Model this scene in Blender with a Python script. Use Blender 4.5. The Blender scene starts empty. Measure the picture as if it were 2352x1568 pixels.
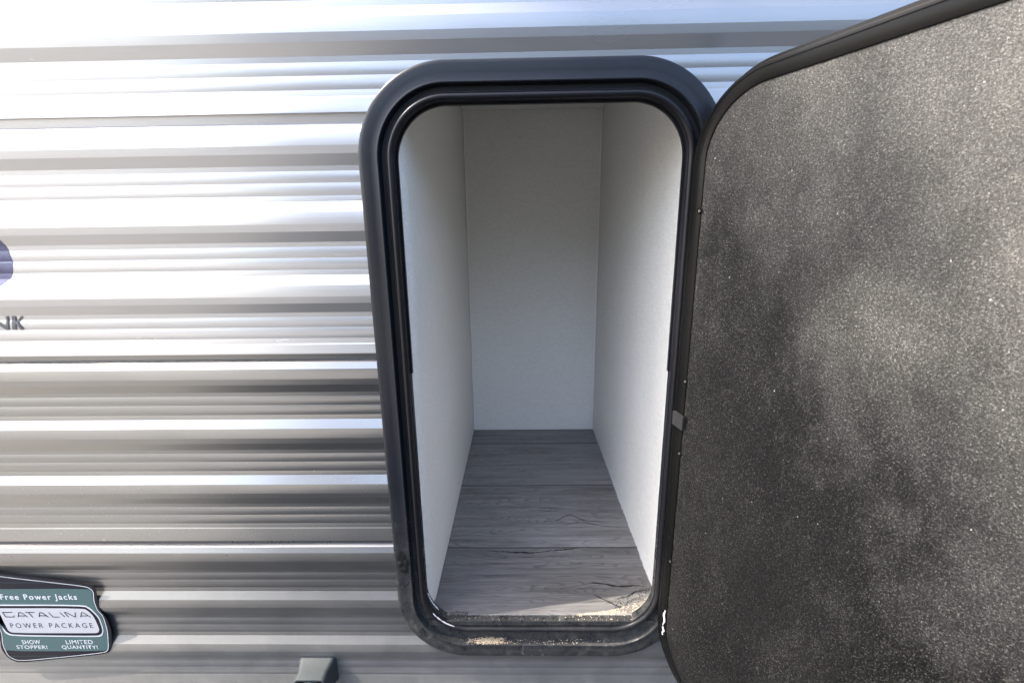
import bpy, bmesh, math, random
from mathutils import Vector, Matrix, noise
random.seed(7)
C = bpy.context.scene.collection
S = bpy.context.scene
rad = math.radians

# ---------------------------------------------------------------- camera
cam_d = bpy.data.cameras.new('camera'); cam = bpy.data.objects.new('camera', cam_d); C.objects.link(cam)
PITCH, YAW, ROLL = 0.2415092, 0.01867088, -0.01421218
f = Vector((-math.sin(YAW)*math.cos(PITCH), math.cos(YAW)*math.cos(PITCH), -math.sin(PITCH)))
rt = f.cross(Vector((0, 0, 1))).normalized(); up = rt.cross(f)
rt2 = rt*math.cos(ROLL) + up*math.sin(ROLL); up2 = up*math.cos(ROLL) - rt*math.sin(ROLL)
M = Matrix((rt2, up2, -f)).transposed().to_4x4(); M.translation = (0, -0.8, 1.5)
cam.matrix_world = M
cam_d.sensor_width = 36; cam_d.lens = 1017.04/2352*36
cam_d.clip_start = 0.02; cam_d.clip_end = 800
cam_d.dof.use_dof = True; cam_d.dof.focus_distance = 0.95; cam_d.dof.aperture_fstop = 8
S.camera = cam
S.render.resolution_x = 1024; S.render.resolution_y = 682

# ---------------------------------------------------------------- light
SUN_TO = Vector((-1.0, -0.17, 1.23)).normalized()
el = math.asin(SUN_TO.z)
w = bpy.data.worlds.new('World'); S.world = w; w.use_nodes = True
nt = w.node_tree
sky = nt.nodes.new('ShaderNodeTexSky'); sky.sky_type = 'NISHITA'; sky.sun_disc = False; sky.dust_density = 3.5
sky.sun_elevation = el; sky.sun_rotation = math.atan2(SUN_TO.x, SUN_TO.y)
nt.links.new(sky.outputs[0], nt.nodes['Background'].inputs[0])
nt.nodes['Background'].inputs[1].default_value = 0.15
sd = bpy.data.lights.new('sun', 'SUN'); sd.energy = 2.0; sd.angle = rad(0.55); sd.color = (1.0, 0.93, 0.83)
sun = bpy.data.objects.new('sun', sd); C.objects.link(sun); sun.location = (-4, -2, 6)
sun.rotation_euler = SUN_TO.to_track_quat('Z', 'Y').to_euler()
S.view_settings.view_transform = 'Standard'; S.view_settings.look = 'None'
S.view_settings.exposure = 2.75; S.view_settings.gamma = 1

# ---------------------------------------------------------------- node helpers
class NT:
    def __init__(s, name):
        s.m = bpy.data.materials.new(name); s.m.use_nodes = True
        s.t = s.m.node_tree; s.b = s.t.nodes['Principled BSDF']
    def n(s, typ, **kw):
        o = s.t.nodes.new(typ)
        for k, v in kw.items():
            if k.startswith('i_'):
                kk = k[2:]
                kk = int(kk) if kk.isdigit() else kk.replace('_', ' ')
                o.inputs[kk].default_value = v
            else: setattr(o, k, v)
        return o
    def l(s, a, b): s.t.links.new(a, b)
    def coord(s, scale=(1, 1, 1), which='Object', loc=(0, 0, 0)):
        tc = s.n('ShaderNodeTexCoord'); mp = s.n('ShaderNodeMapping')
        mp.inputs['Scale'].default_value = scale; mp.inputs['Location'].default_value = loc
        s.l(tc.outputs[which], mp.inputs[0]); return mp.outputs[0]
    def noise(s, co, scale, detail=3, rough=.5, dist=0):
        o = s.n('ShaderNodeTexNoise', i_Scale=scale, i_Detail=detail, i_Roughness=rough, i_Distortion=dist)
        s.l(co, o.inputs['Vector']); return o
    def ramp(s, fac, stops):
        o = s.n('ShaderNodeValToRGB'); e = o.color_ramp.elements
        while len(e) < len(stops): e.new(.5)
        for q, (p, c) in zip(e, stops):
            q.position = p; q.color = c if len(c) == 4 else (*c, 1)
        s.l(fac, o.inputs[0]); return o.outputs[0]
    def mix(s, fac, a, b, mode='MIX'):
        o = s.n('ShaderNodeMix', data_type='RGBA', blend_type=mode)
        for v, i in ((fac, 0), (a, 6), (b, 7)):
            if hasattr(v, 'is_output'): s.l(v, o.inputs[i])
            elif i == 0: o.inputs[0].default_value = v
            else: o.inputs[i].default_value = (*v, 1) if len(v) == 3 else v
        return o.outputs[2]
    def math(s, op, a, b=0.):
        o = s.n('ShaderNodeMath', operation=op)
        for v, i in ((a, 0), (b, 1)):
            if hasattr(v, 'is_output'): s.l(v, o.inputs[i])
            else: o.inputs[i].default_value = v
        return o.outputs[0]
    def bump(s, h, strength=.3, dist=.001, normal=None):
        o = s.n('ShaderNodeBump', i_Strength=strength, i_Distance=dist); s.l(h, o.inputs['Height'])
        if normal is not None: s.l(normal, o.inputs['Normal'])
        return o.outputs[0]
    def set(s, **kw):
        for k, v in kw.items():
            i = s.b.inputs[k.replace('_', ' ')]
            if hasattr(v, 'is_output'): s.l(v, i)
            else: i.default_value = (*v, 1) if isinstance(v, tuple) and len(v) == 3 else v
        return s.m
g3 = lambda v: (v, v, v)

def siding_mat(name, col, metal, rough, dirt, lobe):
    k = NT(name)
    co = k.coord((1, 1, 1)); 
    fine = k.noise(k.coord((1, 1, 1)), 900, 1).outputs[0]
    grain = k.noise(k.coord((3, 1, 260)), 5, 3).outputs[0]        # faint drawn lines along the sheet
    big = k.noise(k.coord((1.3, 1, 5)), 2.2, 4, .6).outputs[0]
    streak = k.noise(k.coord((120, 1, 14)), 1, 5, .75, 1.2).outputs[0]   # vertical run-down dirt
    blot = k.noise(co, 9, 8, .72, .6).outputs[0]
    base = k.mix(k.ramp(grain, [(.3, g3(0)), (.7, g3(1))]), tuple(c*.95 for c in col), col)
    # dust grows towards the bottom of the trailer (road splash)
    sep = k.n('ShaderNodeSeparateXYZ'); k.l(co, sep.inputs[0])
    hi = k.n('ShaderNodeMapRange', i_1=1.28, i_2=.5, i_3=0., i_4=1.); k.l(sep.outputs[2], hi.inputs[0])
    dm = k.math('MULTIPLY', k.ramp(k.math('ADD', k.math('MULTIPLY', streak, .38), k.math('MULTIPLY', blot, .72)), [(.36, g3(.45)), (.72, g3(1))]), k.math('POWER', hi.outputs[0], 3.4))
    dm = k.math('MULTIPLY', dm, dirt)
    spk = k.ramp(k.noise(co, 420, 2).outputs[0], [(.69, g3(0)), (.73, g3(1))])
    dm2 = k.math('MINIMUM', k.math('ADD', dm, k.math('MULTIPLY', k.math('MULTIPLY', spk, hi.outputs[0]), .5*dirt)), 1.)
    colr = k.mix(dm2, base, (.24, .23, .205))
    r = k.math('ADD', k.math('MULTIPLY', big, .12), rough-.06)
    r2 = k.math('ADD', r, k.math('MULTIPLY', dm2, .35))
    me = k.math('MULTIPLY', k.math('SUBTRACT', 1., dm2), metal)
    wav = k.noise(k.coord((1, 1, 2.5)), 3.2, 2, .5).outputs[0]
    n1 = k.bump(wav, .35, .004)
    n2 = k.bump(k.math('ADD', k.math('MULTIPLY', grain, .6), fine), .10, .0004, n1)
    tg = k.n('ShaderNodeCombineXYZ', i_0=0., i_1=0., i_2=1.)   # rolled sheet: drawn along x, so highlights spread up and down
    k.l(tg.outputs[0], k.b.inputs['Tangent'])
    b2 = k.n('ShaderNodeBsdfPrincipled'); mx = k.n('ShaderNodeMixShader'); mx.inputs[0].default_value = lobe
    outn = [q for q in k.t.nodes if q.type == 'OUTPUT_MATERIAL'][0]
    k.l(k.b.outputs[0], mx.inputs[1]); k.l(b2.outputs[0], mx.inputs[2]); k.l(mx.outputs[0], outn.inputs[0])
    k.set(Base_Color=colr, Metallic=me, Roughness=r2, Normal=n2, Specular_IOR_Level=.6, Anisotropic=.3)
    k.b = b2; k.l(tg.outputs[0], b2.inputs['Tangent'])
    return k.set(Base_Color=colr, Metallic=me, Roughness=k.math('ADD', r2, .11), Normal=n2, Anisotropic=.88)
m_sid_w = siding_mat('white_aluminium_paint', (.345, .345, .345), .84, .26, .25, .52)
m_sid_g = siding_mat('grey_aluminium_paint', (.23, .23, .228), .95, .23, .70, .28)

m_sid_b = siding_mat('dusty_shaded_grey_aluminium', (.165, .164, .162), .95, .26, .66, .24)  # same grey siding, base darkened to paint in shade and ground reflection

def black_plastic(name, col=(.012, .014, .018), rough=.42, dust=.3, low=True, spec=.2):
    k = NT(name); co = k.coord()
    a = k.noise(co, 40, 8, .8, .7).outputs[0]; b = k.noise(co, 300, 2).outputs[0]
    st = k.noise(k.coord((90, 40, 40)), 1, 5, .75, .9).outputs[0]
    d = k.ramp(k.math('ADD', k.math('MULTIPLY', a, .65), k.math('MULTIPLY', st, .4)), [(.42, g3(.04)), (.60, g3(.22)), (.74, g3(1))])
    sep = k.n('ShaderNodeSeparateXYZ'); k.l(co, sep.inputs[0])
    h = k.n('ShaderNodeMapRange', i_1=1.0, i_2=.62, i_3=.04, i_4=1.); k.l(sep.outputs[2], h.inputs[0])
    m = k.math('MULTIPLY', d, k.math('MULTIPLY', h.outputs[0] if low else .6, dust))
    sp = k.math('MULTIPLY', k.ramp(b, [(.7, g3(0)), (.76, g3(1))]), .35)
    m = k.math('MINIMUM', k.math('ADD', m, k.math('MULTIPLY', sp, h.outputs[0] if low else .5)), 1.)
    return k.set(Specular_IOR_Level=spec, Base_Color=k.mix(m, col, (.22, .21, .185)), Roughness=k.math('ADD', k.math('MULTIPLY', m, .4), rough),
                 Normal=k.bump(b, .18, .0003))
m_frame = black_plastic('black_frame_plastic', (.008, .0095, .013), .25, .9)
m_seal = black_plastic('black_rubber_seal', (.007, .007, .009), .30, .25)
m_trim = black_plastic('black_door_trim', (.005, .005, .0048), .24, .03, True, .10)

def door_mat():
    k = NT('speckled_door_liner'); co = k.coord()
    a = k.noise(co, 900, 2, .7).outputs[0]
    b = k.noise(k.coord((1, 1, 1.15)), 430, 3, .7).outputs[0]
    v = k.n('ShaderNodeTexVoronoi', i_Scale=560.); k.l(co, v.inputs['Vector'])
    h = k.math('ADD', k.math('MULTIPLY', a, .5), k.math('MULTIPLY', b, .5))
    soft = k.noise(k.coord((1, 1, .6)), 13, 4, .6).outputs[0]; wide = k.noise(k.coord((1, 1, .7)), 3.6, 2, .5).outputs[0]
    lift = k.math('MULTIPLY', k.math('ADD', k.math('SUBTRACT', soft, .5), k.math('SUBTRACT', wide, .54)), .07)
    base = k.ramp(k.math('ADD', h, lift), [(.47, g3(.0015)), (.56, (.016, .0156, .0148)), (.66, (.15, .144, .127))])  # bright specks paint the texture's sun glints into the base colour
    hue = k.mix(k.ramp(a, [(.5, g3(0)), (.6, g3(.4))]), base, k.mix(1., base, v.outputs['Color'], 'MULTIPLY'))
    hue = k.mix(.5, base, k.mix(1., hue, g3(1.7), 'MULTIPLY'))
    # dust plus painted sun glare on the free upper part of the door, thinning towards the hinge and the bottom
    sep = k.n('ShaderNodeSeparateXYZ'); k.l(co, sep.inputs[0])
    m = k.math('ADD', k.math('MULTIPLY', sep.outputs[1], -1.7), k.math('MULTIPLY', k.math('SUBTRACT', sep.outputs[2], 1.30), 1.2))
    m = k.math('ADD', m, k.math('MULTIPLY', k.math('SUBTRACT', soft, .5), 1.1))
    m = k.ramp(m, [(.25, g3(0)), (1.15, g3(.21))])
    scuff = k.noise(k.coord((1, 3, 1.6)), 20, 7, .78, .5).outputs[0]
    dm = k.math('ADD', m, k.math('MULTIPLY', k.ramp(scuff, [(.58, g3(0)), (.76, g3(1))]), .16))
    c1 = k.mix(dm, hue, k.mix(1., (.35, .337, .305), k.ramp(h, [(.40, g3(.35)), (.64, g3(1.3))]), 'MULTIPLY'))
    sp = k.ramp(k.noise(co, 210, 1).outputs[0], [(.805, g3(0)), (.83, g3(1))])
    c2 = k.mix(sp, c1, (.45, .44, .41))
    return k.set(Base_Color=c2, Roughness=.5, Specular_IOR_Level=.16, Normal=k.bump(h, .8, .0010))
m_liner = door_mat()

def wall_mat():
    k = NT('linen_wall_vinyl')
    a = k.noise(k.coord((60, 60, 900)), 1, 2, .6).outputs[0]
    b = k.noise(k.coord((800, 800, 70)), 1, 2, .6).outputs[0]
    c = k.noise(k.coord(), 6, 4).outputs[0]
    h = k.math('ADD', k.math('MULTIPLY', a, .6), k.math('MULTIPLY', b, .5))
    col = k.ramp(h, [(.36, (.60, .586, .552)), (.70, (.80, .786, .748))])
    col = k.mix(.06, col, c, 'OVERLAY')
    dot = k.ramp(k.noise(k.coord(), 60, 0).outputs[0], [(.0, g3(0)), (.195, g3(1))])
    return k.set(Base_Color=col, Roughness=.55, Normal=k.bump(h, .22, .0005))
m_wall = wall_mat()

def wood_mat():
    k = NT('grey_wood_vinyl')
    oi = k.n('ShaderNodeObjectInfo'); off = k.n('ShaderNodeCombineXYZ')
    k.l(k.math('MULTIPLY', oi.outputs['Random'], 9.), off.inputs[0]); k.l(k.math('MULTIPLY', oi.outputs['Random'], 31.), off.inputs[1])
    tc = k.n('ShaderNodeTexCoord'); add = k.n('ShaderNodeVectorMath', operation='ADD'); k.l(tc.outputs['Object'], add.inputs[0]); k.l(off.outputs[0], add.inputs[1])
    def mp(sc):
        m = k.n('ShaderNodeMapping'); m.inputs['Scale'].default_value = sc; k.l(add.outputs[0], m.inputs[0]); return m.outputs[0]
    # cathedral grain: contour lines of a smooth field stretched along x
    fld = k.noise(mp((1.1, 9, 1)), 1.3, 3, .42, .25).outputs[0]
    ring = k.math('FRACT', k.math('MULTIPLY', fld, 44.))
    ring = k.ramp(ring, [(0, g3(.30)), (.10, g3(1.05)), (.75, g3(.85)), (1, g3(.30))])
    fine = k.noise(mp((9, 520, 1)), 1, 3, .8, .1).outputs[0]
    mid = k.noise(mp((3, 60, 1)), 1, 4, .6, .4).outputs[0]
    big = k.noise(mp((3, 8, 1)), 1, 3).outputs[0]
    c = k.ramp(mid, [(.25, (.078, .071, .066)), (.5, (.160, .151, .143)), (.8, (.275, .264, .254))])
    c = k.mix(1., c, k.ramp(fine, [(.34, g3(.42)), (.5, g3(1.)), (.7, g3(1.25))]), 'MULTIPLY')
    c = k.mix(k.math('MULTIPLY', fine, .5), c, k.mix(1., c, ring, 'MULTIPLY'))
    c = k.mix(.55, c, k.mix(1., c, ring, 'MULTIPLY'))
    c = k.mix(k.ramp(big, [(.35, g3(0)), (.75, g3(.35))]), c, (.25, .25, .255))
    c = k.mix(1., c, k.ramp(oi.outputs['Random'], [(0, g3(.62)), (1, g3(1.22))]), 'MULTIPLY')
    hh = k.math('ADD', fine, k.math('MULTIPLY', mid, .4))
    return k.set(Base_Color=c, Roughness=k.math('ADD', k.math('MULTIPLY', fine, .15), .27), Specular_IOR_Level=.75, Normal=k.bump(hh, .3, .0005))
m_wood = wood_mat()

def plain(name, col, rough=.5, metal=0., bump=0., sc=200, var=0.):
    k = NT(name); c = col
    if var or bump:
        nn = k.noise(k.coord(), sc, 4, .6).outputs[0]
        if var: c = k.mix(k.ramp(nn, [(.3, g3(0)), (.7, g3(1))]), tuple(x*(1-var) for x in col), tuple(min(1, x*(1+var)) for x in col))
        if bump: k.set(Normal=k.bump(nn, bump, .001))
    return k.set(Base_Color=c, Roughness=rough, Metallic=metal)
m_caulk = plain('white_caulk', (.55, .55, .54), .4, 0, .3, 120)
m_cove = plain('wall_corner_cove', (.84, .83, .80), .35)
m_shell = plain('plywood_shell', (.40, .32, .22), .8)
m_screw = plain('screw_steel', (.16, .14, .12), .5, .8)
m_foam = plain('grey_foam', (.014, .014, .014), .95, 0, 1., 700, .5)
m_tar = plain('black_sealant', (.008, .008, .008), .3)
m_saw = plain('sawdust_grains', (.52, .42, .29), .9, 0, 0, 300, .35)
m_dirt = plain('dark_grit', (.03, .028, .025), .9)

# ---------------------------------------------------------------- mesh helpers
def obj(name, bm, mat, parent=None, smooth=None, label=None):
    me = bpy.data.meshes.new(name)
    if isinstance(bm, tuple): me.from_pydata(*bm)
    else:
        bm.normal_update(); bm.to_mesh(me); bm.free()
    me.materials.append(mat)
    if smooth is not None:
        me.shade_smooth(); me.set_sharp_from_angle(angle=rad(smooth))
    o = bpy.data.objects.new(name, me); C.objects.link(o)
    if parent is not None: o.parent = parent
    if label: o['label'] = label
    return o
def tag(o, label, cat, group=None):
    o['label'] = label; o['category'] = cat
    if group: o['group'] = group
    return o
def empty(name, loc=(0, 0, 0)):
    o = bpy.data.objects.new(name, None); o.empty_display_size = .1; C.objects.link(o); o.location = loc; return o
def box(bm, x0, x1, y0, y1, z0, z1, bev=0):
    r = bmesh.ops.create_cube(bm, size=1)
    vs = r['verts']
    bmesh.ops.scale(bm, vec=(x1-x0, y1-y0, z1-z0), verts=vs)
    bmesh.ops.translate(bm, vec=((x0+x1)/2, (y0+y1)/2, (z0+z1)/2), verts=vs)
    if bev:
        es = list({e for v in vs for e in v.link_edges})
        bmesh.ops.bevel(bm, geom=es, offset=bev, segments=2, affect='EDGES', profile=.5)
def rrect(x0, x1, z0, z1, r, seg=20, nside=8):
    """rounded rectangle, counter-clockwise, as (x, z, nx, nz) with outward normals; point count does not depend on size"""
    P = []
    for cx, cz, a0 in ((x1-r, z1-r, 0), (x0+r, z1-r, 90), (x0+r, z0+r, 180), (x1-r, z0+r, 270)):
        for i in range(seg+1):
            a = rad(a0+90*i/seg); P.append((cx+r*math.cos(a), cz+r*math.sin(a), math.cos(a), math.sin(a)))
    Q = []
    n = len(P)
    for i in range(n):
        Q.append(P[i]); a, b = P[i], P[(i+1) % n]
        if (i+1) % (seg+1) == 0:
            for t in range(1, nside):
                u = t/nside; Q.append((a[0]+(b[0]-a[0])*u, a[1]+(b[1]-a[1])*u, b[2], b[3]))
    return Q
def sweep(path, prof, closed=False, tf=None, flip=False):
    """prof: list of (inset, y). path: rrect output. Returns from_pydata tuple."""
    V = []; F = []; n = len(path); m = len(prof)
    for (x, z, nx, nz) in path:
        for t, y in prof:
            p = (x-nx*t, y, z-nz*t)
            V.append(tf(p) if tf else p)
    mm = m if closed else m-1
    for i in range(n):
        for j in range(mm):
            a = i*m+j; b = i*m+(j+1) % m; c = ((i+1) % n)*m+(j+1) % m; d = ((i+1) % n)*m+j
            F.append((a, b, c, d) if not flip else (d, c, b, a))
    return (V, [], F)

# ---------------------------------------------------------------- the trailer
trailer = empty('travel_trailer', (0, 0, 0))
tag(trailer, 'travel trailer side in ribbed white and grey aluminium with an open storage hatch', 'trailer')

# siding profile: (tilt in degrees, fraction of the period); tilt>0 faces the sky
def period_pts(z0, per):
    segs = [(24, .138, 1), ('arc', 7, -2, .16), ('arc', -10, -12, .10), (-24, .142, 1), (-7, .066, 1), ('arc', 11, -13, .152), ('arc', 11, -13, .166), ('arc', 5, 0, .076)]
    pts = [(0., 0.)]; h = 0; o = 0
    for sg in segs:
        if sg[0] == 'arc':
            n = 6
            for i in range(n):
                tl = sg[1]+(sg[2]-sg[1])*(i+.5)/n; dh = sg[3]*per/n
                h += dh; o += math.tan(rad(tl))*dh; pts.append((h, o))
        else:
            n = 3
            for i in range(n):
                dh = sg[1]*per/n; h += dh; o += math.tan(rad(sg[0]))*dh; pts.append((h, o))
    # distribute closure error
    tot = h; oe = o
    return [(z0-hh*per/tot, oo-oe*hh/tot) for hh, oo in pts]
PANELS = [  # top seam, bottom seam, first white start, period, material, n
    (2.107, 1.696, 2.104, .1275, m_sid_w), (1.696, 1.283, 1.683, .1265, m_sid_w), (1.283, .876, 1.272, .1215, m_sid_g), (.876, .40, .867, .1190, m_sid_b)]
def panel_profile(i):
    top, bot, z0, per, _ = PANELS[i]
    pts = [(top+.012, -.0030), (top+.001, -.0030), (z0+.001, -.0052), (z0, -.0054)]
    z = z0
    for kk in range(3):
        pp = period_pts(z, per)
        pts += [(a, b+ (0 if kk or a < z-.002 else 0)) for a, b in pp[1:]]
        z -= per
    if i == 3:
        pts += [(.49, .001), (.47, .0), (.44, .001), (.41, .0), (.405, .0), (.40, -.006)]
    else:
        pts += [(z-.003, .0010), (bot+.003, .0030), (bot+.0006, .0030), (bot, .0022), (bot+.0004, -.0020), (bot+.004, -.0028)]
    return pts
FX0, FX1, FZ0, FZ1, FR = -.268, .341, .588, 1.768, .150
def hole_halfspan(z, ins=.026):
    x0, x1, z0, z1, r = FX0+ins, FX1-ins, FZ0+ins, FZ1-ins, FR-ins
    if z <= z0 or z >= z1: return None
    d = 0
    if z > z1-r: q = z-(z1-r); d = r-math.sqrt(max(0, r*r-q*q))
    if z < z0+r: q = (z0+r)-z; d = r-math.sqrt(max(0, r*r-q*q))
    return x0+d, x1-d
SIDE_Y = {}
allpts = []
for i in range(4):
    pts = panel_profile(i); V = []; F = []
    # densify in z
    dp = [pts[0]]
    for a, b in zip(pts, pts[1:]):
        n = max(1, int(abs(a[0]-b[0])/.009))
        for q in range(1, n+1): dp.append((a[0]+(b[0]-a[0])*q/n, a[1]+(b[1]-a[1])*q/n))
    allpts += [p for p in pts if 1]
    xl0, xr0 = -3.2, 2.4; NC = 44
    rows = []
    for (z, o) in dp:
        hs = hole_halfspan(z); mid = .035
        a, b = hs if hs else (mid, mid)
        row = []
        for side, (s, e) in enumerate(((xl0, a), (b, xr0))):
            for c in range(NC+1):
                u = c/NC; u = u**.5 if side == 0 else u**2
                x = s+(e-s)*u
                wob = noise.noise(Vector((x*1.6, z*2.2, i*7.3)))*.0011 + noise.noise(Vector((x*5, z*6, i*3.1+9)))*.00022
                row.append(len(V)); V.append((x, -(o)+wob, z))
        rows.append((row, hs))
    for (r0, h0), (r1, h1) in zip(rows, rows[1:]):
        for c in range(2*NC+1):
            if c == NC: continue
            F.append((r0[c], r0[c+1], r1[c+1], r1[c]))
    lab = ['white ribbed siding panel above the hatch', 'white ribbed siding panel beside the upper hatch', 'grey ribbed siding panel beside the lower hatch', 'dusty grey bottom siding panel, its colour darkened for shade'][i]
    bmx = bmesh.new(); mex = bpy.data.meshes.new('tmp'); mex.from_pydata(V, [], F); bmx.from_mesh(mex); bpy.data.meshes.remove(mex)
    bmesh.ops.remove_doubles(bmx, verts=bmx.verts, dist=1e-6)
    bmesh.ops.reverse_faces(bmx, faces=bmx.faces[:]) if False else None
    obj('siding_panel', bmx, PANELS[i][4], trailer, smooth=7.5, label=lab)
def side_o(z):
    for a, b in zip(allpts, allpts[1:]):
        if b[0] <= z <= a[0] and a[0]-b[0] > 1e-6:
            return a[1]+(b[1]-a[1])*(a[0]-z)/(a[0]-b[0])
    return 0.

# lap sealant line where the sheets tuck under the hatch frame
# ---- hatch frame
frame_prof = [(0, -.001), (0, -.0105), (.0015, -.0135), (.004, -.0150), (.008, -.0158), (.020, -.0160), (.030, -.0161), (.0318, -.0168), (.0335, -.0172), (.0350, -.0166), (.0357, -.015), (.0362, -.006), (.0372, -.0030), (.045, -.0022), (.0500, -.0022), (.0505, -.004), (.0575, -.004), (.0590, -.002), (.0595, .012), (.0520, .014)]
frame_prof = [(a, b-.0005) for a, b in frame_prof]
path = rrect(FX0, FX1, FZ0, FZ1, FR, 28, 14)
path_in = rrect(FX0, FX1, FZ0+.018, FZ1, FR, 28, 14)   # the inner upstand sits higher above the bottom channel
fv, fe, ff = sweep(path, frame_prof); gv = sweep(path_in, frame_prof)[0]
fv = [gv[i] if frame_prof[i % len(frame_prof)][0] >= .0499 else fv[i] for i in range(len(fv))]
frame = obj('hatch_frame', (fv, fe, ff), m_frame, trailer, smooth=32, label='black rounded frame around the hatch opening')
def tube_prof(cx, cy, r, n=10): return [(cx+r*math.cos(2*math.pi*i/n), cy+r*math.sin(2*math.pi*i/n)) for i in range(n)]
obj('seal_fin', sweep(path_in, tube_prof(.0592, -.0062, .0016, 8), True), m_seal, frame, smooth=40)
obj('bulb_seal', sweep(path_in, tube_prof(.0540, -.0110, .0058, 14), True), m_seal, frame, smooth=40)
obj('seal_fin', sweep(path_in, tube_prof(.0460, -.0050, .0024, 10), True), m_seal, frame, smooth=40)

# inner edging: only the upper part of both jambs
bm = bmesh.new()
def prism(bm, pts2d, y0, y1):
    a = [bm.verts.new((x, y0, z)) for x, z in pts2d]; b = [bm.verts.new((x, y1, z)) for x, z in pts2d]
    bm.faces.new(a[::-1]); bm.faces.new(b)
    for i in range(len(a)): bm.faces.new((a[i], a[(i+1) % len(a)], b[(i+1) % len(a)], b[i]))
ep = [(p[0]-p[2]*.0625, p[1]-p[3]*.0625, p[2], p[3]) for p in path if p[1] > 1.18 and not (p[1] <= 1.18)]
V = []; F = []
# order the upper arc from right jamb over the top to the left jamb
up_pts = [p for p in path if p[1] > 1.185]
# rotate list so it is continuous
st = max(range(len(path)), key=lambda i: (path[i][1] <= 1.185 and path[(i+1) % len(path)][1] > 1.185))
seq = []
i = (st+1) % len(path)
while path[i][1] > 1.185: seq.append(path[i]); i = (i+1) % len(path)
for (x, z, nx, nz) in seq:
    for t, y in ((.0585, .004), (.0622, .004), (.0622, .011), (.0585, .011)): V.append((x-nx*t, y, z-nz*t))
for k in range(len(seq)-1):
    for j in range(4): F.append((k*4+j, k*4+(j+1) % 4, (k+1)*4+(j+1) % 4, (k+1)*4+j))
F += [(3, 2, 1, 0), tuple(len(V)-4+q for q in range(4))]
bm.free()
obj('edge_strip', (V, [], F), m_seal, frame)

# ---- storage compartment
X0, X1, ZF, ZC, YB, Y0 = -.201, .308, .680, 1.93, .955, .006
def slab(x0, x1, y0, y1, z0, z1, bev=.0004):
    b = bmesh.new(); box(b, x0, x1, y0, y1, z0, z1, bev); return b
bm = bmesh.new()   # the plywood box that carries the panels
for a in ((X0-.02, X0-.0085, .02, YB+.02, ZF-.03, ZC+.03), (X1+.0085, X1+.02, .02, YB+.02, ZF-.03, ZC+.03), (X0-.0085, X1+.0085, YB+.0085, YB+.02, ZF-.03, ZC+.03), (X0-.0085, X1+.0085, .02, YB+.0085, ZC+.0085, ZC+.03), (X0-.0085, X1+.0085, .02, YB+.0085, ZF-.03, ZF-.006)):
    box(bm, *a)
comp = obj('storage_compartment', bm, m_shell, trailer)
bw = bmesh.new()
prism(bw, [(0, 0)]*0 or [(X0, YB+.008), (X0, .060), (X0-.003, .030), (X0-.0085, .0125), (X0-.0150, .0125), (X0-.008, .060), (X0-.008, YB+.008)], 0, 1)
for v in bw.verts: v.co = Vector((v.co.x, v.co.z, ZF-.004 if v.co.y < .5 else ZC))
bmesh.ops.recalc_face_normals(bw, faces=bw.faces)
obj('wall_panel', bw, m_wall, comp, smooth=50, label='left compartment wall of pale linen vinyl')
obj('wall_panel', slab(X1, X1+.008, Y0+.014, YB+.008, ZF-.004, ZC), m_wall, comp, label='right compartment wall of pale linen vinyl')
obj('wall_panel', slab(X0+.0005, X1-.0005, YB, YB+.008, ZF-.004, ZC), m_wall, comp, label='back compartment wall of pale linen vinyl')
obj('ceiling_panel', slab(X0+.0005, X1-.0005, .022, YB-.0005, ZC, ZC+.008), m_wall, comp)
for sx in (X0, X1):
    b = bmesh.new(); s = 1 if sx == X0 else -1
    xa, xb = sorted((sx+s*.0012, sx+s*.0072)); box(b, xa, xb, YB-.0042, YB-.0004, ZF+.0008, ZC-.001, .0008)
    obj('corner_cove', b, m_cove, comp, smooth=50)
obj('underlay', slab(X0+.001, X1-.001, .0, YB, ZF-.0055, ZF-.0045, 0), m_dirt, comp)
obj('sill_ledge', slab(X0-.004, X1+.004, -.010, .0055, ZF-.012, ZF-.0006, .0006), m_frame, comp)
# floor planks run across, seams measured from the front
edges = [.006, .221, .521, .823, YB]
for ye in edges[1:-1]:
    obj('plank_joint', slab(X0+.001, X1-.001, ye-.0019, ye+.0019, ZF-.004, ZF-.0004, 0), m_dirt, comp)
for a, b_ in zip(edges, edges[1:]):
    bb = bmesh.new(); ya = a+.0020 if a > .02 else a; yb = b_-.0020
    box(bb, X0+.0005-.05, X1-.0005-.05, -(yb-ya)/2, (yb-ya)/2, -.004, 0, .0009)
    p = obj('floor_plank', bb, m_wood, comp); p.location = (.05, (ya+yb)/2, ZF)
# caulk smears in the floor corners
def blob_strip(name, pts, w, hgt, mat, parent, axis='z', jag=.5, seed=1, n=8):
    rnd = random.Random(seed); V = []; F = []
    for i, p in enumerate(pts):
        p = Vector(p); q = Vector(pts[min(i+1, len(pts)-1)]); r = Vector(pts[max(i-1, 0)])
        t = (q-r).normalized(); up_ = Vector((0, 0, 1)) if axis == 'z' else Vector((0, -1, 0))
        sd_ = t.cross(up_).normalized()
        ww = w*(1+jag*(rnd.random()-.5)*2)*(.25 if i in (0, len(pts)-1) else 1)
        for k in range(n):
            a = math.pi*k/(n-1); V.append(tuple(p+sd_*math.cos(a)*ww+up_*math.sin(a)*hgt*(.6+.6*rnd.random())))
    for i in range(len(pts)-1):
        for k in range(n-1): F.append((i*n+k, i*n+k+1, (i+1)*n+k+1, (i+1)*n+k))
    return obj(name, (V, [], F), mat, parent, smooth=60)
def ln(a, b, n): return [tuple(a[k]+(b[k]-a[k])*i/(n-1) for k in range(3)) for i in range(n)]
rs = random.Random(4)
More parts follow.
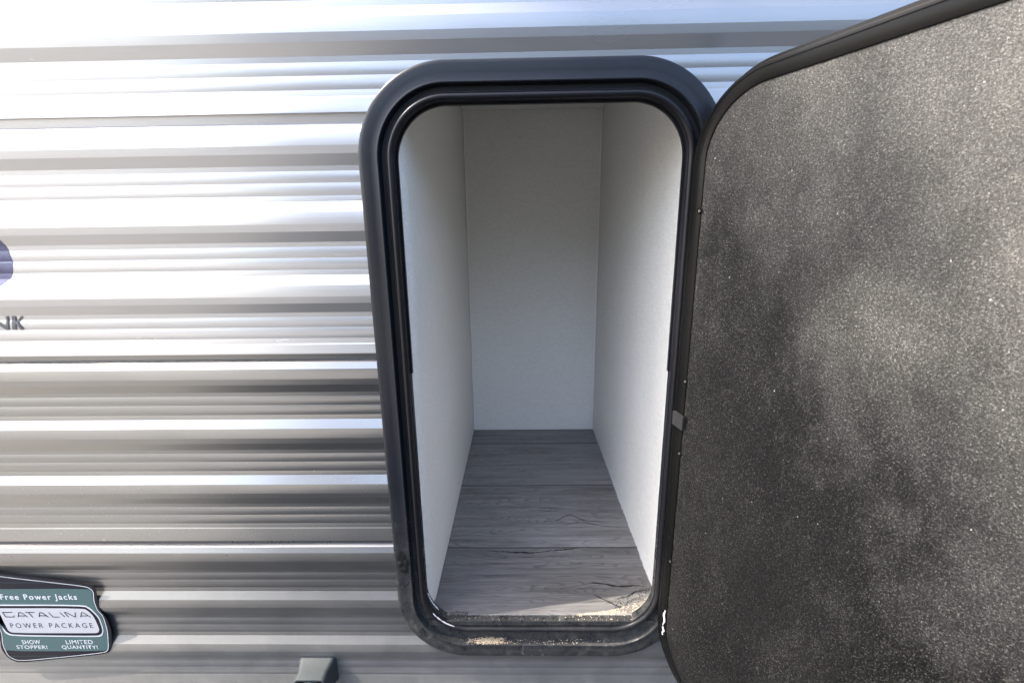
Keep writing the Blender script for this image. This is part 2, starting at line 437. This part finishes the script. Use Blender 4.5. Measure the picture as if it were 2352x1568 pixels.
blob_strip('floor_caulk', [(x-(.0005+.0012*rs.random() if y < .55 else 0), y, z) for x, y, z in ln((X1, .09, ZF), (X1, .93, ZF), 90)], .0014, .0012, m_caulk, comp, seed=3, jag=.9)
# staples at the foot of the back wall
for x in (-.175, -.125, -.07, .0, .07, .135, .165, .235, .27, .285):
    zz = ZF+.0125+rs.random()*.003; bm = bmesh.new()
    box(bm, x-.003, x+.003, YB-.0008, YB+.001, zz, zz+.001)
    obj('staple', bm, m_cove, comp)

# ---- white caulk on the frame
def jamb(t, y, lo, hi, n, pred=None):
    """points on the frame path at inset t between angles (deg) around the lower-left corner"""
    cx, cz = FX0+FR, FZ0+.018+FR; r = FR-t
    return [(cx+r*math.cos(rad(lo+(hi-lo)*i/(n-1))), y, cz+r*math.sin(rad(lo+(hi-lo)*i/(n-1)))) for i in range(n)]
blob_strip('caulk_smear', jamb(.0590, -.0150, 214, 250, 26), .0011, .0012, m_caulk, frame, 'y', .6, 5)
blob_strip('caulk_smear', jamb(.0600, .004, 190, 222, 24), .0016, .0012, m_caulk, frame, 'y', .8, 9)
# black sealant smudge on the left flange
bm = bmesh.new(); rr = random.Random(12)
for k in range(5):
    cx, cz, rx, rz = (-.250+.006*(k % 3)-.004, .852-.0085*k+.004*(k % 2), .0055+.003*rr.random(), .007+.003*rr.random())
    ring = [bm.verts.new((cx+rx*(1+.35*rr.random())*math.cos(2*math.pi*i/14), -.0178, cz+rz*(1+.35*rr.random())*math.sin(2*math.pi*i/14))) for i in range(14)]
    c_ = bm.verts.new((cx, -.0200-.0003*k, cz))
    for i in range(14): bm.faces.new((ring[i], ring[(i+1) % 14], c_))
bmesh.ops.recalc_face_normals(bm, faces=bm.faces)
obj('sealant_smudge', bm, m_tar, frame, smooth=60)

# ---- the open door (hinged on the right)
AL = rad(64); H = Vector((.288, -.030, 0))
dS = Vector((math.cos(AL), -math.sin(AL), 0)); dN = Vector((math.sin(AL), math.cos(AL), 0))
def dtf(p):  # (s, w, z): s along the door from the hinge edge, w away from the visible face
    return tuple(H+dS*p[0]+dN*p[1]+Vector((0, 0, p[2])))
DW = .560
dpath = rrect(-.007, DW, .590, 1.719, .118, 28, 14)
door_prof = [(-.009, .030), (-.010, .018), (-.009, .0155), (-.001, .0145), (-.0005, .003), (.0006, .0006), (.002, .0), (.0055, .0), (.0062, .0009), (.0070, .0009), (.0077, 0), (.0225, 0), (.0240, .0008), (.0245, .0022), (.0252, .0034)]
bm = bmesh.new()
vv = []; me_ = bpy.data.meshes.new('t'); me_.from_pydata(*sweep(dpath, [(.020, .030), (.020, .0045)], tf=dtf)); bm.from_mesh(me_)
n_ = len(dpath); bm.verts.ensure_lookup_table()
bm.faces.new([bm.verts[i*2] for i in range(n_)]); bm.faces.new([bm.verts[i*2+1] for i in range(n_)][::-1])
m_skin = plain('white_door_skin', (.75, .75, .75), .3)
door = obj('storage_door', bm, m_skin, trailer, label='open storage door with a black speckled inner face')
obj('door_trim', sweep(dpath, door_prof, tf=dtf), m_trim, door, smooth=30, label='black plastic edge trim of the open door')
# the liner: a subdivided gently bowed sheet clipped to the rounded outline
lp = rrect(-.007+.0246, DW-.0246, .590+.0246, 1.719-.0246, .118-.0246, 28, 14)
V = [dtf((p[0], .0024, p[1])) for p in lp]; cen = (DW/2, 1.15)
NR = 14; V = []; F = []
for r_ in range(NR):
    u = 1-r_/NR
    for p in lp:
        s_ = cen[0]+(p[0]-cen[0])*u; z_ = cen[1]+(p[1]-cen[1])*u
        bow = .0012*noise.noise(Vector((s_*5, z_*5, 3.)))*(1-u**6)
        V.append(dtf((s_, .0024+bow, z_)))
L_ = len(lp)
V.append(dtf((cen[0], .0024, cen[1])))
for r_ in range(NR-1):
    for i in range(L_): F.append((r_*L_+i, r_*L_+(i+1) % L_, (r_+1)*L_+(i+1) % L_, (r_+1)*L_+i))
for i in range(L_): F.append(((NR-1)*L_+i, (NR-1)*L_+(i+1) % L_, len(V)-1))
obj('door_liner', (V, [], F), m_liner, door, smooth=60, label='dark grey speckled liner on the door inside')
# hinge leaf between frame and door edge
def dbox(bm, s0, s1, w0, w1, z0, z1, bev=0, skew=0):
    b = bmesh.new(); box(b, s0, s1, w0, w1, z0, z1, bev)
    for v in b.verts:
        zz = v.co.z - skew*(v.co.x-s0)
        v.co = Vector(dtf((v.co.x, v.co.y, zz)))
    m_ = bpy.data.meshes.new('t'); b.to_mesh(m_); b.free(); bm.from_mesh(m_); bpy.data.meshes.remove(m_)
bm = bmesh.new()
b2 = bmesh.new(); 
V = []; F = []
hp = [(.334, -.018), (.337, -.030), (.330, -.046), (.318, -.052), (.306, -.044), (.303, -.034)]
hp = [(.322, -.004), (.327, -.014), (.324, -.026), (.316, -.033), (.309, -.030), (.310, -.027), (.316, -.029), (.321, -.024), (.323, -.014), (.318, -.004)]
for z in (.66, 1.66):
    for x, y in hp: V.append((x, y, z))
nn_ = len(hp)
for k in range(nn_): F.append((k, (k+1) % nn_, nn_+(k+1) % nn_, nn_+k))
F += [tuple(range(nn_))[::-1], tuple(range(nn_, 2*nn_))]
obj('hinge', (V, [], F), m_trim, door, smooth=30)
# screws with countersunk heads in the trim
def screw(s, z, r=.0046):
    b = bmesh.new()
    for rr_, w_ in ((r*1.15, -.0001), (r, -.0007), (r*.62, -.0008), (r*.45, .0004), (.0001, .0006)):
        pass
    rings = [(r*1.2, .0002), (r*1.05, -.0009), (r*.7, -.0011), (r*.5, -.0002), (r*.15, .0)]
    prev = None
    for rr_, w_ in rings:
        ring = [b.verts.new(dtf((s+rr_*math.cos(2*math.pi*i/20), w_, z+rr_*math.sin(2*math.pi*i/20)))) for i in range(20)]
        if prev:
            for i in range(20): b.faces.new((prev[i], prev[(i+1) % 20], ring[(i+1) % 20], ring[i]))
        prev = ring
    b.faces.new(prev); bmesh.ops.recalc_face_normals(b, faces=b.faces)
    o = obj('screw_head', b, m_trim, door, smooth=40)
    o.data.materials.append(m_screw)
    for f_ in o.data.polygons:
        if f_.index >= 60: f_.material_index = 1
    return o
for s_, z_ in ((.0150, 1.237), (.0150, 1.096), (.0150, 1.53), (.0150, .86)): 
    if 1: screw(s_, z_)
bm = bmesh.new(); dbox(bm, -.002, .0225, -.0065, -.0003, 1.150, 1.176, .0006, .18)
obj('foam_pad', bm, m_foam, door, label='small grey foam bumper on the hinge side of the door')
for zz, ln_ in ((.722, .040), (.690, .022)):
    pts = [(.0125+.0015*math.sin(i*.9+zz*50), -.0002, zz-ln_/2+ln_*i/11) for i in range(12)]
    rnd = random.Random(int(zz*1000)); V = []; F = []
    for i, (s_, w_, z_) in enumerate(pts):
        ww = .0016*(.35+.9*math.sin(math.pi*(i+.4)/12))*(1+.3*rnd.random())
        for k in range(7):
            a = math.pi*k/6; V.append(dtf((s_+ww*math.cos(a), w_-.0022*math.sin(a), z_)))
    for i in range(11):
        for k in range(6): F.append((i*7+k, i*7+k+1, (i+1)*7+k+1, (i+1)*7+k))
    obj('caulk_smear', (V, [], F), m_caulk, door, smooth=60)

# ---- round-port socket hood under the siding
def hood():
    m_hood = black_plastic('weathered_hood_plastic', (.034, .041, .041), .55, .5, False)
    xL, xR, xl, xr = -.505, -.428, -.498, -.4315
    zt, zb = .572, .500; yb_, yf = .004, -.050
    b = bmesh.new()
    def ring(x0, x1, z1, z0, y, r=.009, n=5):
        pts = []
        for cx, cz, a0 in ((x1-r, z1-r, 0), (x0+r, z1-r, 90), (x0+r, z0+r, 180), (x1-r, z0+r, 270)):
            for i in range(n+1):
                a = rad(a0+90*i/n); pts.append(b.verts.new((cx+r*math.cos(a), y, cz+r*math.sin(a))))
        return pts
    rs_ = [ring(-.509, -.424, .576, .500, .004, .008), ring(-.506, -.427, .573, .503, -.006, .009), ring(-.499, -.432, .567, .505, -.030), ring(-.499, -.431, .5655, .505, -.048), ring(-.4975, -.4325, .5640, .5065, -.0505, .008), ring(-.495, -.435, .5615, .509, -.0505, .007), ring(-.4945, -.4355, .561, .5095, -.0480, .007)]
    for p, q in zip(rs_, rs_[1:]):
        for i in range(len(p)): b.faces.new((p[i], p[(i+1) % len(p)], q[(i+1) % len(p)], q[i]))
    b.faces.new(rs_[-1])
    bmesh.ops.recalc_face_normals(b, faces=b.faces)
    h = obj('socket_housing', b, m_hood, trailer, smooth=40, label='weathered grey plastic socket housing below the siding ribs')
    for i, cx in enumerate((-.4845, -.465, -.4455)):
        b = bmesh.new(); prev = None
        prof = [(.0092, -.0478), (.0092, -.0515), (.0082, -.0518), (.0078, -.0512)] + ([(.0076, -.0300), (.0001, -.0298)] if i != 1 else [(.0076, -.0500), (.0060, -.0506), (.0001, -.0509)])
        for r_, y_ in prof:
            rg = [b.verts.new((cx+r_*math.cos(2*math.pi*k/24), y_, .5485+r_*math.sin(2*math.pi*k/24))) for k in range(24)]
            if prev:
                for k in range(24): b.faces.new((prev[k], prev[(k+1) % 24], rg[(k+1) % 24], rg[k]))
            prev = rg
        bmesh.ops.recalc_face_normals(b, faces=b.faces)
        obj('socket_port', b, m_hood if i == 1 else m_trim, h, smooth=40)
hood()

# ---------------------------------------------------------------- printed marks
def px_wall(x, y, Y=-.0):  # photo pixel (2352 wide) measured once, turned into a point on a wall-parallel plane
    d = f + rt2*((x-1176)/1017.04) - up2*((y-784)/1017.04)
    t = (Y+.8)/d.y
    return d.x*t, 1.5+d.z*t
def text_mesh(txt, size, bold=0., spacing=1., shear=0., sx=1.):
    cu = bpy.data.curves.new('t', 'FONT'); cu.body = txt; cu.size = size; cu.offset = bold; cu.space_character = spacing; cu.shear = shear
    cu.align_x = 'CENTER'; cu.resolution_u = 4
    o = bpy.data.objects.new('t', cu); C.objects.link(o)
    dg = bpy.context.evaluated_depsgraph_get(); me = bpy.data.meshes.new_from_object(o.evaluated_get(dg))
    bpy.data.objects.remove(o); bpy.data.curves.remove(cu)
    return me
def flat_poly(pts, y, thick=0.):
    b = bmesh.new()
    vs = [b.verts.new((x, y, z)) for x, z in pts]; fc = b.faces.new(vs)
    if thick:
        r = bmesh.ops.extrude_face_region(b, geom=[fc]); bmesh.ops.translate(b, vec=(0, thick, 0), verts=[v for v in r['geom'] if isinstance(v, bmesh.types.BMVert)])
    bmesh.ops.triangulate(b, faces=[q for q in b.faces if len(q.verts) > 4])
    bmesh.ops.recalc_face_normals(b, faces=b.faces)
    return b
def smooth_poly(pts, it=2):
    for _ in range(it):
        q = []
        for i in range(len(pts)):
            a, b = pts[i], pts[(i+1) % len(pts)]
            q += [(a[0]*.82+b[0]*.18, a[1]*.82+b[1]*.18), (a[0]*.18+b[0]*.82, a[1]*.18+b[1]*.82)]
        pts = q
    return pts
def stroke(pts, y, wd, closed=True):
    b = bmesh.new(); n = len(pts); L = []; R = []
    for i in range(n):
        p = Vector(pts[i]); a = Vector(pts[i-1] if closed or i else pts[i]); c = Vector(pts[(i+1) % n] if closed or i < n-1 else pts[i])
        t = (c-a).normalized(); nn = Vector((-t.y, t.x))*wd/2
        L.append(b.verts.new((p.x+nn.x, y, p.y+nn.y))); R.append(b.verts.new((p.x-nn.x, y, p.y-nn.y)))
    for i in range(n if closed else n-1):
        j = (i+1) % n; b.faces.new((L[i], L[j], R[j], R[i]))
    bmesh.ops.recalc_face_normals(b, faces=b.faces)
    return b
def gloss(name, col, rough=.2, bump=.06):
    k = NT(name); nn = k.noise(k.coord(), 38, 3, .5).outputs[0]
    return k.set(Base_Color=col, Roughness=rough, Normal=k.bump(nn, bump, .0012), Specular_IOR_Level=.06)
sk_black = gloss('sticker_black', (.010, .010, .016)); sk_teal = gloss('sticker_teal', (.055, .095, .095)); sk_white = gloss('sticker_white', (.36, .36, .375)); sk_text = gloss('sticker_print_white', (.45, .46, .47)); sk_dark = gloss('sticker_print_dark', (.012, .010, .022)); sk_copper = gloss('sticker_print_copper', (.30, .17, .10))
SY = -.0095
sc_ = lambda x, y: px_wall(x*.14699, 1306.2+y*.14699, SY)      # from the enlarged view of the sticker
outer = [(-900, -60), (60, 80), (560, 130), (1380, 225), (1500, 300), (1520, 480), (1560, 640), (1670, 770), (1740, 960), (1750, 1230), (1690, 1320), (1000, 1395), (300, 1465), (140, 1400), (20, 1260), (-10, 1050), (-60, 900), (-400, 840), (-900, 820)]
white1 = [(-870, 0), (0, 115), (600, 185), (1370, 272), (1460, 350), (1465, 490), (1520, 640), (1610, 730), (1680, 960), (1697, 1240), (1650, 1300), (1000, 1370), (290, 1435), (130, 1360), (45, 1190), (30, 1010), (-30, 860), (-400, 800), (-870, 790)]
teal = [(-850, 315), (1385, 303), (1447, 360), (1452, 495), (1508, 645), (1600, 745), (1668, 960), (1685, 1240), (1640, 1278), (95, 1280), (57, 1190), (45, 1010), (-20, 850), (-390, 790), (-850, 780)]
plate_w = [(-850, 550), (1310, 550), (1420, 610), (1500, 690), (1560, 760), (1625, 950), (1600, 1040), (1530, 1058), (180, 1045), (70, 985), (15, 850), (-60, 740), (-850, 740)]
plate_k = [(-850, 570), (1310, 570), (1410, 630), (1490, 705), (1545, 770), (1605, 945), (1590, 1010), (1520, 1038), (190, 1022), (90, 970), (30, 840), (-50, 700), (-850, 700)]
plate = [(-850, 605), (1310, 605), (1390, 655), (1450, 715), (1490, 775), (1560, 940), (1540, 985), (1480, 995), (200, 992), (130, 950), (70, 830), (-10, 660), (-850, 660)]
P_ = lambda L: [sc_(*q) for q in L]
sticker = obj('promotional_sticker', flat_poly(smooth_poly(P_(outer)), SY, .0006), sk_black)
tag(sticker, 'black teal and white glossy sticker advertising power jacks on the lower grey siding', 'sticker')
obj('print_line', stroke(smooth_poly(P_(white1)), SY-.0002, .0016), sk_text, sticker)
obj('teal_field', flat_poly(smooth_poly(P_(teal), 1), SY-.00015), sk_teal, sticker)
obj('plate_border', flat_poly(smooth_poly(P_(plate_w)), SY-.0004), sk_text, sticker, label='white outline of the nameplate print')
obj('plate_border', flat_poly(smooth_poly(P_(plate_k)), SY-.0006), sk_black, sticker, label='black outline of the nameplate print')
obj('nameplate', flat_poly(smooth_poly(P_(plate)), SY-.0008), sk_white, sticker)
b_ = bmesh.new()
def thin_line(a, b, w, y, mat):
    A, B = sc_(*a), sc_(*b); obj('print_line', stroke([A, B], y, w, False), mat, sticker)
thin_line((-800, 215), (700, 210), .0006, SY-.0003, sk_teal); thin_line((140, 1357), (900, 1352), .0006, SY-.0003, sk_teal)
def put_text(txt, tl, tr, br_h, mat, y, bold=0., spacing=1., name='lettering', shear=0.):
    """fits text between two baseline points (sticker view px) with cap height br_h (px)"""
    me = text_mesh(txt, 1., bold, spacing, shear)
    xs = [v.co.x for v in me.vertices]; x0, x1 = min(xs), max(xs)
    caps = .69
    A, B = Vector(sc_(*tl)), Vector(sc_(*tr)); T = Vector(sc_(tl[0], tl[1]-br_h))
    U = (B-A)/(x1-x0); W = (T-A)/caps; W.x = 0
    for v in me.vertices:
        p = A + U*(v.co.x-x0) + W*v.co.y; v.co = (p.x, y, p.y)
    me.materials.clear(); me.materials.append(mat)
    o = bpy.data.objects.new(name, me); C.objects.link(o); o.parent = sticker
    return o
put_text('Free Power Jacks', (15, 472), (1210, 472), 80, sk_text, SY-.0003, .020, 1.25, 'slogan')
put_text('POWER PACKAGE', (180, 912), (1465, 908), 74, sk_dark, SY-.0010, -.004, 1.45)
put_text('SHOW', (355, 1168), (640, 1166), 62, sk_text, SY-.0003, .012, 1.1)
put_text('STOPPER!', (270, 1240), (750, 1242), 52, sk_text, SY-.0003, .012, 1.1)
put_text('LIMITED', (1040, 1168), (1460, 1166), 62, sk_text, SY-.0003, .012, 1.1)
put_text('QUANTITY!', (975, 1240), (1535, 1242), 52, sk_text, SY-.0003, .012, 1.1)
# the stroked name CATALINA, each letter drawn as the print has it (back-leaning capitals)
G = {'C': [[(200, 668), (45, 668), (100, 740), (225, 740), (232, 718)]],
     'A1': [[(292, 742), (300, 668)], [(300, 668), (345, 675), (440, 742)], [(300, 722), (400, 722)]],
     'T': [[(400, 668), (545, 668)], [(450, 668), (520, 745)]],
     'A2': [[(620, 742), (625, 670), (668, 675), (765, 745)], [(628, 718), (725, 722)]],
     'L': [[(765, 668), (835, 740), (940, 740)]],
     'I': [[(940, 668), (1020, 742)]],
     'N': [[(1080, 745), (1010, 668), (1035, 668), (1185, 742), (1180, 668)]],
     'A3': [[(1268, 745), (1280, 670), (1310, 675), (1425, 745)], [(1275, 722), (1380, 722)]]}
for key, strokes in G.items():
    bmz = bmesh.new()
    for s_ in strokes:
        pts = [sc_(*q) for q in s_]
        for a, c in zip(pts, pts[1:]):
            bs = stroke([a, c], SY-.0010-.00005*(len(bmz.verts) % 7), .0019, False); mm = bpy.data.meshes.new('t'); bs.to_mesh(mm); bs.free(); bmz.from_mesh(mm); bpy.data.meshes.remove(mm)
    obj('lettering', bmz, sk_dark, sticker)

# painted marks that follow the ribs: the violet swoosh and the two grey letters at the picture's edge
def conform(bm, lift=.0005):
    zs = sorted({round(p[0], 5) for p in allpts})
    lo = min(v.co.z for v in bm.verts); hi = max(v.co.z for v in bm.verts)
    for z in zs:
        if lo < z < hi: bmesh.ops.bisect_plane(bm, geom=bm.verts[:]+bm.edges[:]+bm.faces[:], plane_co=(0, 0, z), plane_no=(0, 0, 1), dist=1e-6)
    for v in bm.verts:
        wob = max(noise.noise(Vector((v.co.x*1.6, v.co.z*2.2, ii*7.3)))*.0011 + noise.noise(Vector((v.co.x*5, v.co.z*6, ii*3.1+9)))*.00022 for ii in (1,))
        v.co.y = -side_o(v.co.z)+wob-lift
    return bm
def vio():
    k = NT('violet_decal'); n1 = k.noise(k.coord((1, 1, 1)), 18, 5, .6, .6).outputs[0]
    return k.set(Base_Color=k.ramp(n1, [(.3, (.020, .018, .055)), (.55, (.05, .047, .12)), (.8, (.15, .15, .23))]), Roughness=.35)
pw = lambda x, y: px_wall(x, y, 0)
dec = [(-260, 500), (-160, 480), (-60, 495), (-15, 522), (4, 545), (20, 575), (29, 598), (31, 622), (26, 638), (10, 655), (-20, 672), (-90, 690), (-200, 690), (-270, 660)]
bmv = conform(flat_poly(smooth_poly([pw(*q) for q in dec], 1), -.01))
m_vio = vio()
decal = obj('logo_decal', bmv, m_vio, trailer, label='rounded end of a violet decal on the white siding')
b1 = conform(stroke([pw(-260, 607), pw(-120, 606), pw(30, 602)], -.01, .0012, False), .0009)
obj('decal_line', b1, sk_text, decal)
m_ltr = plain('grey_letter_vinyl', (.085, .085, .09), .5)
LT = {'N': [[(-22, 757), (-22, 729)], [(-22, 729), (20, 756)], [(20, 757), (19, 729)]], 'K': [[(37, 757), (34, 729)], [(53, 729), (38, 743)], [(40, 742), (54, 757)]]}
N_ = [(-28, 757), (-28, 727), (-20, 727), (15, 750), (17, 727), (22, 727), (24.5, 758), (18, 758), (-20, 736), (-19, 757)]
K_ = [(32, 757), (30, 727), (38, 727), (39.5, 741), (50, 727), (54, 727), (42, 742), (57, 757), (50, 757), (40, 744), (41, 757)]
def letter(strokes):
    bm_ = bmesh.new()
    for i, (p, q, wd) in enumerate(strokes):
        bs = stroke([pw(*p), pw(*q)], -.01-.00005*i, wd*.00093, False); conform(bs, .0012+.00006*i)
        mm = bpy.data.meshes.new('t'); bs.to_mesh(mm); bs.free(); bm_.from_mesh(mm); bpy.data.meshes.remove(mm)
    obj('decal_lettering', bm_, m_ltr, trailer)
letter([((-26, 757), (-27, 726), 3.5), ((-25, 727), (20, 756), 6.5), ((19.5, 757), (17.5, 726), 4.5)])
letter([((34.5, 757), (32.5, 726), 7.5), ((52, 726.5), (38, 742), 3.5), ((39, 739), (53, 757), 6.0)])

# ---------------------------------------------------------------- loose debris
def crumbs(name, pts, mat, label, cat, r0=.0006, r1=.0016, seed=1):
    rnd = random.Random(seed); V = []; F = []
    oc = [(1, 0, 0), (-1, 0, 0), (0, 1, 0), (0, -1, 0), (0, 0, 1), (0, 0, -1)]
    of = [(0, 2, 4), (2, 1, 4), (1, 3, 4), (3, 0, 4), (2, 0, 5), (1, 2, 5), (3, 1, 5), (0, 3, 5)]
    for p in pts:
        r = r0+(r1-r0)*rnd.random()**2; e = Vector((rnd.uniform(.6, 2.), rnd.uniform(.5, 1.2), rnd.uniform(.4, 1)))
        R_ = Matrix.Rotation(rnd.random()*6.28, 3, 'Z')
        b = len(V)
        for v in oc: V.append(tuple(Vector(p)+R_ @ Vector((v[0]*e.x*r, v[1]*e.y*r, v[2]*e.z*r))))
        for q in of: F.append(tuple(b+x for x in q))
    o = obj(name, (V, [], F), mat); o['kind'] = 'stuff'; o['label'] = label; o['category'] = cat
    return o
rn = random.Random(3); pts = []
zc_ = FZ0+.0368
for k in range(900):
    u = rn.gauss(0, .45); x = -.075+.042*max(-1.6, min(1.6, u))
    top = .0085*max(0, 1-abs(u)/1.7)
    pts.append((x, -.0175+.013*rn.random(), zc_+.0003+top*rn.random()**1.5))
for k in range(120): pts.append((rn.uniform(-.13, .20), -.0175+.014*rn.random(), zc_+.0002))
crumbs('sawdust', pts, m_saw, 'pale sawdust heaped in the lower frame channel left of centre', 'sawdust', .0005, .0014)
pts = []
zl = FZ0+.0642
for k in range(150):
    x = .24-.40*rn.random()**1.5; pts.append((x, rn.uniform(-.008, .006), ZF+.0003))
for k in range(60): pts.append((rn.uniform(X0+.01, X1-.01), rn.uniform(.0, .9), ZF+.0006))
for k in range(900):
    u = rn.random()**.7; pts.append((.12+.175*u, .006+(.004+.048*u*u)*rn.random(), ZF+.0003))  # crumbs massed as a pale stand-in for the bright sunlit patch
crumbs('sawdust', pts, m_saw, 'fine sawdust crumbs on the compartment floor by the sill, massed to brighten the sunlit corner', 'sawdust', .0004, .0011, 5)
pts = []
for k in range(2400):
    a = rad(rn.uniform(195, 268)); r = FR-.0655-rn.random()**3*.030
    if FZ0+.018+FR+r*math.sin(a) < ZF+.004: pts.append((max(X0+.001, FX0+FR+r*math.cos(a)), rn.uniform(.0, 1)**2*.020-.004, ZF+.0004))
for k in range(620):
    u = rn.random(); pts.append((.205+.095*u+rn.gauss(0, .004), .030+.045*u**1.5+rn.gauss(0, .007), ZF+.0004))
crumbs('black_grit', pts, m_dirt, 'black grit gathered in the lower corners of the compartment floor', 'grit', .0004, .0012, 8)

# ---------------------------------------------------------------- ground
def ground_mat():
    k = NT('gravel_ground_painted_shade'); co = k.coord()
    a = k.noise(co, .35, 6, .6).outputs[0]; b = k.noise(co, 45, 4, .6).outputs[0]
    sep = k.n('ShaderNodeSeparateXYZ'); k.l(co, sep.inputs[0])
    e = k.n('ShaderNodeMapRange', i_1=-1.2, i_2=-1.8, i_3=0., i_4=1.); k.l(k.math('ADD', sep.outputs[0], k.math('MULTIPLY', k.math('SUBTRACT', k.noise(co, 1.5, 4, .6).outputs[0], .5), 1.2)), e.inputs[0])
    c = k.mix(e.outputs[0], k.ramp(a, [(.3, (.013, .013, .0125)), (.7, (.028, .0275, .026))]), k.ramp(a, [(.3, (.18, .165, .14)), (.7, (.28, .26, .225))]))  # lit left and shaded right of the ground are put into its colour
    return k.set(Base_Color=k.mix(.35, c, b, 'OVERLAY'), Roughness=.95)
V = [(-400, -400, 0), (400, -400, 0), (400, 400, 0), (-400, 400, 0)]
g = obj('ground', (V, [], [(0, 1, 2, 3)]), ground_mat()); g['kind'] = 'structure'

# printed cracks in the wood pattern of the two front planks
def crack(pts, wd):
    b = bmesh.new(); n = len(pts); L = []; Rr = []
    for i, (x, y) in enumerate(pts):
        ww = 1.7*wd*math.sin(math.pi*(i+.5)/n)**.7*(.5+random.random()*.8)/2
        L.append(b.verts.new((x, y+ww, ZF+.00025))); Rr.append(b.verts.new((x, y-ww, ZF+.00025)))
    for i in range(n-1): b.faces.new((L[i], Rr[i], Rr[i+1], L[i+1]))
    bmesh.ops.recalc_face_normals(b, faces=b.faces)
    obj('wood_crack', b, m_crack, comp)
m_crack = plain('wood_crack_print', (.010, .009, .008), .6)
def arc(x0, x1, f_, n=26): return [(x0+(x1-x0)*i/(n-1), f_(i/(n-1))) for i in range(n)]
crack(arc(-.095, .06, lambda u: .2085-.0075*math.sin(u*1.9)+.0008*math.sin(u*23)), .0032)
crack(arc(.05, .150, lambda u: .2045+.0125*u+.0007*math.sin(u*31)), .0026)
crack(arc(.06, .255, lambda u: .330+.030*math.exp(-((u-.42)/.16)**2)+.001*math.sin(u*19)), .0020)
crack(arc(.09, .29, lambda u: .306+.022*math.exp(-((u-.40)/.22)**2)), .0014)
crack(arc(.04, .13, lambda u: .390+.006*math.sin(u*3.1)), .0016)
crack(arc(.045, .12, lambda u: .386-.006*math.sin(u*3.1)), .0014)
crack(arc(.155, .295, lambda u: .096-.012*u+.003*math.sin(u*9)), .0034)
crack(arc(.165, .225, lambda u: .062-.040*u), .0030)
crack(arc(.215, .290, lambda u: .046+.034*u+.002*math.sin(u*12)), .0030)

# unseen wood added behind the camera to block horizon light and darken reflections
m_leaf = plain('tree_foliage', (.045, .06, .03), .8, 0, 0, 2, .4); m_bark = plain('tree_bark', (.09, .07, .055), .9, 0, 0, 8, .3)
def tree_line():
    rnd = random.Random(11); V = []; F = []
    for i in range(12):
        x = -7+i*3.2+rnd.uniform(-.8, .8); y = -13-rnd.uniform(0, 3); h = rnd.uniform(5., 7.5)
        for k in range(1500):
            a = rnd.uniform(0, 6.28); u = rnd.random(); zz = .3+(h-.3)*u; R_ = 2.1*math.sin(math.pi*min(1, .18+.8*u))**.7*rnd.random()**.4
            p = Vector((x+R_*math.cos(a), y+R_*math.sin(a), zz)); b = len(V)
            for q in range(3): V.append(tuple(p+Vector((rnd.uniform(-.3, .3), rnd.uniform(-.3, .3), rnd.uniform(-.3, .3)))))
            F.append((b, b+1, b+2))
    o = obj('added_wood', (V, [], F), m_leaf); o['kind'] = 'stuff'; o['label'] = 'unseen wood added across the yard to darken the siding reflections'; o['category'] = 'wood'
tree_line()

# the tree to the left front whose crown dapples the open door
def shade_tree():
    s_ = Vector(SUN_TO); e1 = Vector((s_.y, -s_.x, 0)).normalized(); e2 = e1.cross(s_)
    if e2.z < 0: e2 = -e2
    rnd = random.Random(21)
    T = 9.0; base = s_*T
    ctr = base + e1*(-1.35) + e2*.25
    t = empty('shade_tree', (ctr.x-.2, ctr.y-.5, 0)); off = Vector(t.location)
    tag(t, 'loose leafy tree left of the photographer whose crown shades the open door', 'tree')
    V = []; F = []; n = 0
    while n < 1500:
        a = Vector((rnd.gauss(0, .62), rnd.gauss(0, .8), rnd.gauss(0, .62)))
        c = ctr + e1*a.x*1.15 + e2*a.z*1.05 + s_*a.y
        u1 = (c-base).dot(e1); u2 = (c-base).dot(e2)
        if u1 > -.085 or u2 > 1.36 or u2 < -2: continue
        if u2 > 1.36+.85*(u1+.1) and rnd.random() < .85: continue
        n += 1
        for k in range(16):
            p = c-off + Vector((rnd.gauss(0, .075), rnd.gauss(0, .075), rnd.gauss(0, .075)))
            d1 = Vector((rnd.gauss(0, 1), rnd.gauss(0, 1), rnd.gauss(0, 1))).normalized(); d2 = d1.orthogonal().normalized()
            L = .055; b = len(V)
            V += [tuple(p-d1*L), tuple(p+d2*L*.5), tuple(p+d1*L), tuple(p-d2*L*.5)]; F.append((b, b+1, b+2, b+3))
    obj('crown', (V, [], F), m_leaf, t)
    V = []; F = []
    def limb(a, b, r0, r1):
        a = Vector(a); b = Vector(b); d = (b-a).normalized(); x = d.orthogonal().normalized(); y = d.cross(x); n0 = len(V)
        for p, r in ((a, r0), ((a+b)/2+Vector((.03, .02, 0)), (r0+r1)/2), (b, r1)):
            for q in range(8): V.append(tuple(p+x*r*math.cos(q*.785)+y*r*math.sin(q*.785)))
        for lv in range(2):
            for q in range(8): F.append((n0+lv*8+q, n0+lv*8+(q+1) % 8, n0+lv*8+8+(q+1) % 8, n0+lv*8+8+q))
    top = ctr-off
    limb((0, 0, 0), (.05, .1, 4.6), .17, .11)
    for k in range(9):
        e = top+Vector((rnd.gauss(0, .5), rnd.gauss(0, .5), rnd.gauss(0, .5)-.1)); limb((.05, .1, 3.6+.12*k), e, .05, .012)
    obj('trunk', (V, [], F), m_bark, t)
shade_tree()
